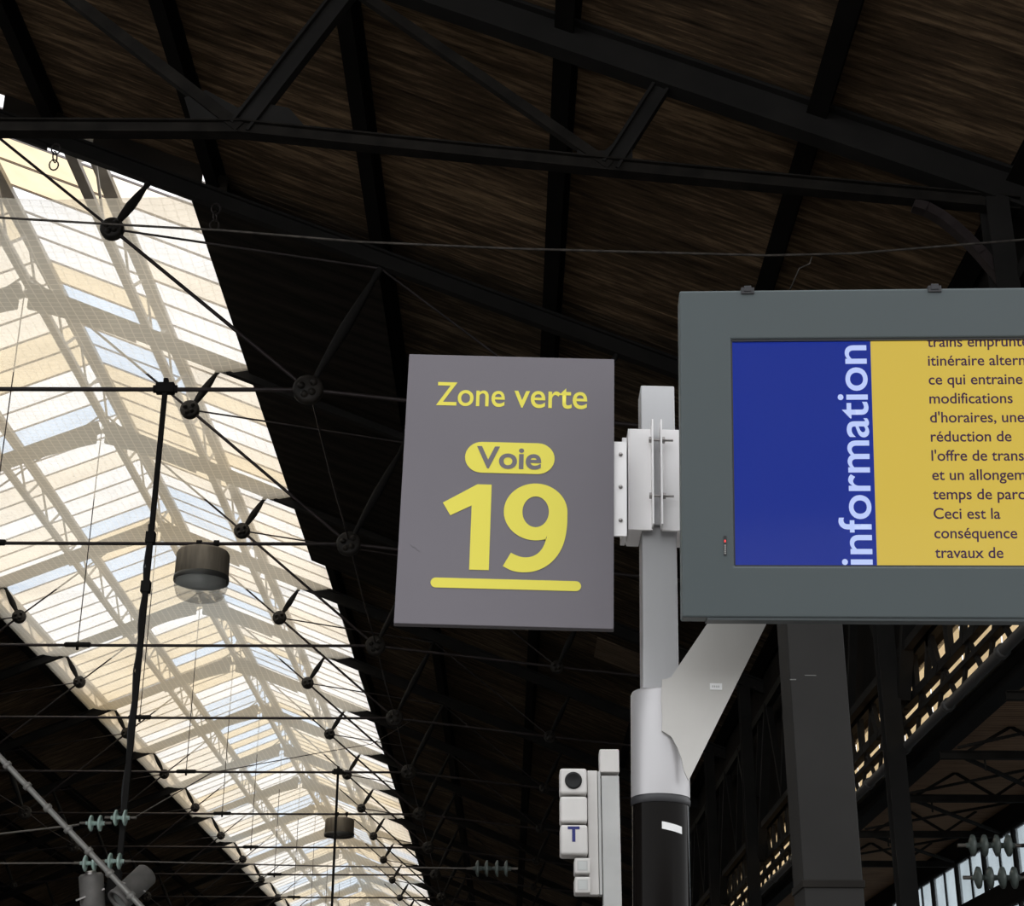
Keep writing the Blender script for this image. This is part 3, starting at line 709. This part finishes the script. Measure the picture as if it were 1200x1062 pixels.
# ------------------------------------------------------------------ sign post with clamp and arm
post = empty('sign_post', (0.333, 4.10, 0), 'silver and black steel post carrying the platform sign and the display', 'post')
post.rotation_euler = (0, 0.0215, 0)
MB().cyl((0, 0, 0), (0, 0, 2.40), 0.0715, n=40).build('black_pole', 'blackp', post)
MB().lathe([(0.073, 2.385), (0.0752, 2.388), (0.0752, 2.400), (0.073, 2.405)], n=40).build('collar', 'clip', post)
MB().lathe([(0.0745, 2.405), (0.0745, 2.668), (0.071, 2.676), (0, 2.677)], n=40).build('sleeve', 'alu', post)
MB().box((-0.0465, -0.0465, 2.67), (0.0465, 0.0465, 3.537)).build('square_tube', 'galv', post, bevel=0.004)
arm = [(0.063, 2.436), (0.288, 2.88), (0.35, 3.0), (0.35, 3.12), (0.24, 3.12), (0.21, 2.98), (0.142, 2.879), (0.023, 2.699), (0.012, 2.694), (0.0, 2.692), (-0.003, 2.64), (0.0, 2.60), (-0.002, 2.56), (0.022, 2.545), (0.036, 2.518), (0.046, 2.49), (0.052, 2.46)]
ar = MB().prism(arm, -0.082, -0.0735).build('arm_plate', 'arm', post)
MB().box((0.121, -0.0835, 2.668), (0.152, -0.0822, 2.685)).build('sticker', 'sticker', ar)
for i in range(4): MB().box((0.127+0.005*i, -0.0840, 2.674), (0.1295+0.005*i, -0.0836, 2.679)).build('sticker_print', 'siggrey', ar)
st = MB()
for i in range(7):
    a0 = -pi/2+0.05+i*0.085
    pass
vs = []; fs = []
for i in range(9):
    a0 = -pi/2-0.05+i*0.095
    for z in (2.318-0.004*i*0.3, 2.336-0.004*i*0.3): vs.append((0.0722*cos(a0), 0.0722*sin(a0), z))
for i in range(8): fs.append((2*i, 2*i+2, 2*i+3, 2*i+1))
MB().add(vs, fs).build('sticker', 'sticker', post)
# clamp: two folded halves drawn together by bolts
z0, z1 = 3.10, 3.393
MB().box((-0.081, -0.072, z0), (-0.0185, -0.064, z1)).box((-0.084, -0.072, z0), (-0.081, 0.05, z1)).box((-0.081, -0.064, z0+0.0), (-0.047, 0.06, z0+0.006)).build('clamp_half', 'white_metal', post, bevel=0.0015)
MB().box((-0.0225, -0.112, z0+0.004), (-0.0185, -0.064, z1+0.012)).build('clamp_flange', 'white_metal', post)
MB().box((0.005, -0.072, z0), (0.20, -0.064, z1)).box((0.047, -0.064, z0), (0.20, 0.06, z0+0.006)).build('clamp_half', 'white_metal', post, bevel=0.0015)
MB().box((0.001, -0.112, z0+0.004), (0.005, -0.064, z1+0.012)).build('clamp_flange', 'white_metal', post)
MB().box((-0.100, -0.078, z0-0.012), (-0.088, 0.02, z1-0.030)).build('spacer_plate', 'white_metal', post)
MB().box((0.20, -0.27, z0+0.02), (0.42, -0.06, z1-0.02)).build('display_mount', 'galv', post)
for z in (3.352, 3.190):
    b = MB().cyl((-0.026, -0.092, z), (0.036, -0.092, z), 0.0035, n=8)
    b.cyl((-0.029, -0.092, z), (-0.0225, -0.092, z), 0.0085, n=6); b.cyl((0.005, -0.092, z), (0.014, -0.092, z), 0.0085, n=6)
    b.build('clamp_bolt', 'steel', post)
MB().box((-0.0185, -0.064, z0+0.02), (0.005, -0.048, z1-0.02)).build('packing', 'galv', post)

# ------------------------------------------------------------------ platform sign
sg = empty('platform_sign', (-0.0039, 3.95, H(1.5907)), 'grey sign panel reading Zone verte, Voie 19, in yellow', 'sign')
sg.rotation_euler = (0, 0.0231, 0)
W, HS = 0.5575, 0.7626
MB().box((-W/2, 0, -HS/2), (W/2, 0.022, HS/2)).build('panel', 'sign', sg, bevel=0.0018)
fr = MB().box((-W/2-0.0006, 0.006, -HS/2-0.0006), (W/2+0.0006, 0.024, -HS/2)).box((-W/2-0.0006, 0.006, HS/2), (W/2+0.0006, 0.024, HS/2+0.0006))
fr.build('edge_strip', 'sign_edge', sg)
FY = -0.0008
lettering('lettering', 'Zone', 'yellow', sg, -0.1992, -0.0150, 0.2292, 0.2990, FY, bold=0.008)
lettering('lettering', 'verte', 'yellow', sg, 0.0100, 0.2064, 0.2289, 0.2895, FY, bold=0.008)
def pill(x0, x1, zc0, r, m, name, y):
    poly = []
    for i in range(17): a = pi/2+pi*i/16; poly.append((x0+r+r*cos(a), zc0+r*sin(a)))
    for i in range(17): a = -pi/2+pi*i/16; poly.append((x1-r+r*cos(a), zc0+r*sin(a)))
    return MB().prism(poly, y-0.0005, y+0.0006).build(name, m, sg)
pill(-0.1155, 0.1215, 0.0816, 0.0442, 'yellow', 'pill', FY)
lettering('lettering', 'Voie', 'sign', sg, -0.0848, 0.0863, 0.0495, 0.1133, FY-0.0012, bold=0.022)
# the big figures, drawn as outlines
one = [(-0.1685, -0.0500), (-0.1475, -0.0850), (-0.0930, -0.0560), (-0.0930, -0.2330), (-0.0425, -0.2330), (-0.0425, 0.0040), (-0.0800, 0.0040)]
MB().prism(one, FY-0.0005, FY+0.0006).build('lettering', 'yellow', sg)
def flat_shape(name, loops, m, parent, y):
    """filled outline with holes, as thin film"""
    cu = bpy.data.curves.new(name, 'CURVE'); cu.dimensions = '2D'; cu.fill_mode = 'FRONT'
    for lp in loops:
        sp_ = cu.splines.new('POLY'); sp_.points.add(len(lp)-1); sp_.use_cyclic_u = True
        for p_, (x, z) in zip(sp_.points, lp): p_.co = (x, z, 0, 1)
    t_ = bpy.data.objects.new('tmp', cu); COL.objects.link(t_)
    me = bpy.data.meshes.new_from_object(t_.evaluated_get(bpy.context.evaluated_depsgraph_get()))
    bpy.data.objects.remove(t_); bpy.data.curves.remove(cu)
    for v in me.vertices: v.co = Vector((v.co.x, y, v.co.y))
    me.materials.clear(); me.materials.append(MT[m]); return place(me, name, parent)
def nine():
    cx, cz, rx, rz, ix, iz = 0.0745, -0.0690, 0.0830, 0.0795, 0.0345, 0.0430
    ring = lambda a: (cx+rx*cos(a), cz+rz*sin(a))
    out = [ring(-1.2-k*(2*pi-1.2)/40) for k in range(41)]            # clockwise from lower right of the bowl round to its right side
    tail_out = [(0.1575, -0.095), (0.1545, -0.128), (0.1470, -0.160), (0.1320, -0.190), (0.1090, -0.215), (0.0800, -0.231), (0.0480, -0.2365), (0.0180, -0.2330), (-0.0070, -0.2210)]
    tail_in = [(0.0130, -0.1840), (0.0280, -0.1910), (0.0450, -0.1955), (0.0630, -0.1940), (0.0800, -0.186), (0.0930, -0.171), (0.1010, -0.152), (0.1045, -0.132)]
    def soft(p, n=5):
        q = []
        for i in range(len(p)-1):
            a, b, c, d = p[max(i-1, 0)], p[i], p[i+1], p[min(i+2, len(p)-1)]
            for k in range(n):
                t = k/n; f = lambda j: 0.5*(2*b[j]+(c[j]-a[j])*t+(2*a[j]-5*b[j]+4*c[j]-d[j])*t*t+(3*b[j]-a[j]-3*c[j]+d[j])*t**3)
                q.append((f(0), f(1)))
        return q+[p[-1]]
    tail_out = soft(tail_out); tail_in = soft(tail_in)
    hole = [(cx+ix*cos(2*pi*k/36), cz+iz*sin(2*pi*k/36)) for k in range(36)]
    return flat_shape('lettering', [out+tail_out+tail_in[:-1]+[(0.1045, -0.138)], hole], 'yellow', sg, FY-0.0004)
nine()
pill(-0.1905, 0.1950, -0.2700, 0.0133, 'yellow', 'underline_bar', FY)
MB().box((W/2-0.002, 0.012, -0.125), (W/2+0.034, 0.02, 0.142)).build('side_flange', 'white_metal', sg)
for z in (0.105, 0.012, -0.082):
    MB().lathe([(0.0055, 0), (0.0055, 0.003), (0.003, 0.0055), (0, 0.006)], (W/2+0.018, 0.012, z), (0, -1, 0), 10).build('bolt', 'steel', sg)

sc_ = [(-0.2475, -0.168), (-0.240, -0.176), (-0.237, -0.174), (-0.228, -0.184), (-0.222, -0.186)]
sb_ = MB()
for a_, b_ in zip(sc_, sc_[1:]): sb_.bar((a_[0], -0.0003, a_[1]), (b_[0], -0.0003, b_[1]), 0.0006, 0.0012)
sb_.build('scratch', 'sign_edge', sg)

# ------------------------------------------------------------------ information display
ex = Vector((0.99716696, -0.07179602, -0.02243626)).normalized(); ez = Vector((0.00591144, -0.22255373, 0.9749025)).normalized(); ey = ez.cross(ex)
di = empty('information_display', (0, 0, 0), 'slate grey display housing with a lit blue and yellow information screen', 'display')
Md = Matrix((ex, ey, ez)).transposed().to_4x4(); Md.translation = (0.4195, 3.5403, H(1.9513)); di.matrix_world = Md
DW, DH = 1.25, 0.8085
IX0, IX1, IZ0, IZ1 = 0.1258, 1.124, -0.6850, -0.1250
hs = MB()
hs.box((0, 0.0, -DH), (IX0, 0.20, 0)).box((IX1, 0.0, -DH), (DW, 0.20, 0)).box((IX0, 0, IZ1), (IX1, 0.20, 0)).box((IX0, 0, -DH), (IX1, 0.20, IZ0)).box((IX0, 0.03, IZ0), (IX1, 0.20, IZ1))
def housing():
    bm = bmesh.new()
    o_ = [(0, -DH), (DW, -DH), (DW, 0), (0, 0)]; i_ = [(IX0, IZ0), (IX1, IZ0), (IX1, IZ1), (IX0, IZ1)]
    fo = [bm.verts.new((x, 0, z)) for x, z in o_]; fi = [bm.verts.new((x, 0, z)) for x, z in i_]
    di_ = [bm.verts.new((x, 0.03, z)) for x, z in i_]; bo = [bm.verts.new((x, 0.13, z)) for x, z in o_]
    for k in range(4):
        j = (k+1) % 4
        bm.faces.new((fo[k], fo[j], fi[j], fi[k])); bm.faces.new((fi[k], fi[j], di_[j], di_[k])); bm.faces.new((fo[j], fo[k], bo[k], bo[j]))
    bm.faces.new(di_); bm.faces.new(bo[::-1]); bmesh.ops.recalc_face_normals(bm, faces=bm.faces)
    me = bpy.data.meshes.new('housing'); bm.to_mesh(me); bm.free(); me.materials.append(MT['housing'])
    o = place(me, 'housing', di); b = o.modifiers.new('bevel', 'BEVEL'); b.width = 0.005; b.segments = 3; b.limit_method = 'ANGLE'; return o
housing()
gk = MB().box((IX0, 0.004, IZ1-0.004), (IX1, 0.02, IZ1)).box((IX0, 0.004, IZ0), (IX1, 0.02, IZ0+0.003)).box((IX0, 0.004, IZ0), (IX0+0.003, 0.02, IZ1)).box((IX1-0.003, 0.004, IZ0), (IX1, 0.02, IZ1))
gk.build('gasket', 'clip', di)
SPX = 0.4663
MB().box((IX0, 0.016, IZ0), (SPX, 0.024, IZ1)).build('blue_screen_field', 'disp_blue', di)
MB().box((SPX, 0.016, IZ0), (IX1, 0.024, IZ1)).build('yellow_screen_field', 'disp_yel', di)
lettering('lettering', 'information', 'disp_txt', di, 0.3775, 0.4570, -0.6805, -0.1385, 0.0152, bold=0.010, rot=True)
lines = ['trains empruntent', 'itinéraire alternatif', 'ce qui entraine', 'modifications', 'd\'horaires, une', 'réduction de', 'l\'offre de transport', 'et un allongement', 'temps de parcours', 'Ceci est la', 'conséquence', 'travaux de']
for i, ln in enumerate(lines):
    lettering('lettering', ln, 'disp_dark', di, 0.6036, 0, 0, 0, 0.0152, bold=0.012, keep=(0.0375, -0.1440-0.04715*i, 1.0))
MB().box((IX0-0.001, 0.0075, IZ0), (IX1, 0.0080, IZ1)).build('cover_glass', glass_mat('display_glass', (0.02, 0.02, 0.02, 1), 0.0, 0.02), di)
for x in (0.168, 0.623, 1.08):
    MB().box((x-0.016, -0.004, -0.010), (x+0.016, 0.02, 0.006)).box((x-0.009, -0.006, -0.004), (x+0.009, 0.0, 0.010)).build('latch', 'clip', di, bevel=0.001)
sn = MB().box((0.101, -0.0015, -0.660), (0.108, 0.001, -0.612)).build('sensor_strip', 'clip', di)
MB().box((0.1025, -0.0022, -0.628), (0.1065, -0.0015, -0.622)).build('led', 'led', sn)
for i in range(6): MB().box((0.1025, -0.0022, -0.636-0.004*i), (0.1065, -0.0015, -0.634-0.004*i)).build('sensor_mark', 'siggrey', sn)
MB().box((0.06, 0.0015, -DH-0.006), (DW-0.06, 0.12, -DH)).build('bottom_lip', 'darkp', di)

# ------------------------------------------------------------------ dark column behind the display
co = empty('steel_column', (1.375, 7.13, 0), 'charcoal painted square steel column behind the display', 'column')
MB().box((-0.126, -0.13, 0), (0.126, 0.13, 4.35)).build('shaft', 'column', co, bevel=0.006)
MB().box((-0.133, -0.137, H(1.003)), (0.133, 0.137, H(1.035))).build('band', 'iron_old', co, bevel=0.004)
MB().box((-0.128, -0.132, H(1.90)), (-0.10, -0.129, H(1.905))).box((-0.06, -0.132, H(1.92)), (-0.01, -0.129, H(1.924))).build('scratch_plate', 'drum_rim', co)
MB().box((-0.22, -0.22, 0), (0.22, 0.22, 0.03)).build('base_plate', 'iron', co)

# ------------------------------------------------------------------ departure signal post
sp = empty('signal_post', (0.478, 7.65, 0), 'narrow grey signal post with white boxes and a blue T', 'signal')
MB().box((-0.040, -0.045, 0), (0.044, 0.045, H(1.60))).build('post', 'siggrey', sp, bevel=0.004)
MB().box((-0.046, -0.05, H(1.615)), (0.046, 0.05, H(1.725))).build('cap', 'sig', sp, bevel=0.006)
MB().box((-0.105, -0.04, H(1.055)), (-0.058, 0.03, H(1.625))).build('side_channel', 'sig', sp, bevel=0.003)
MB().box((-0.056, -0.045, H(1.055)), (-0.044, 0.03, H(1.62))).build('side_channel', 'siggrey', sp)
def sbox(x0, x1, z0, z1, name):
    return MB().box((x0, -0.10, H(z0)), (x1, 0.03, H(z1))).build(name, 'sig', sp, bevel=0.012)
b1 = sbox(-0.236, -0.110, 1.503, 1.623, 'signal_box'); b2 = sbox(-0.236, -0.110, 1.372, 1.492, 'signal_box'); b3 = sbox(-0.236, -0.110, 1.225, 1.361, 'signal_box')
MB().lathe([(0.040, 0), (0.040, 0.006), (0.030, 0.003), (0, 0.002)], (-0.173, -0.099, H(1.565)), (0, -1, 0), 24).build('lamp_lens', 'siglamp', b1)
MB().prism([(-0.202, H(1.353)), (-0.202, H(1.340)), (-0.182, H(1.340)), (-0.182, H(1.283)), (-0.167, H(1.283)), (-0.167, H(1.340)), (-0.147, H(1.340)), (-0.147, H(1.353))], -0.102, -0.0995).build('lettering', 'blue_ink', b3)
for z0, z1 in ((1.142, 1.213), (1.055, 1.128)):
    k = MB().box((-0.172, -0.09, H(z0)), (-0.100, 0.03, H(z1))).build('small_box', 'sig', sp, bevel=0.008)
    MB().box((-0.154, -0.092, H(z0+0.018)), (-0.118, -0.0895, H(z1-0.018))).build('small_window', 'window', k)
    MB().box((-0.160, -0.0915, H(z0+0.013)), (-0.112, -0.0892, H(z1-0.013))).build('window_rim', 'siggrey', k)
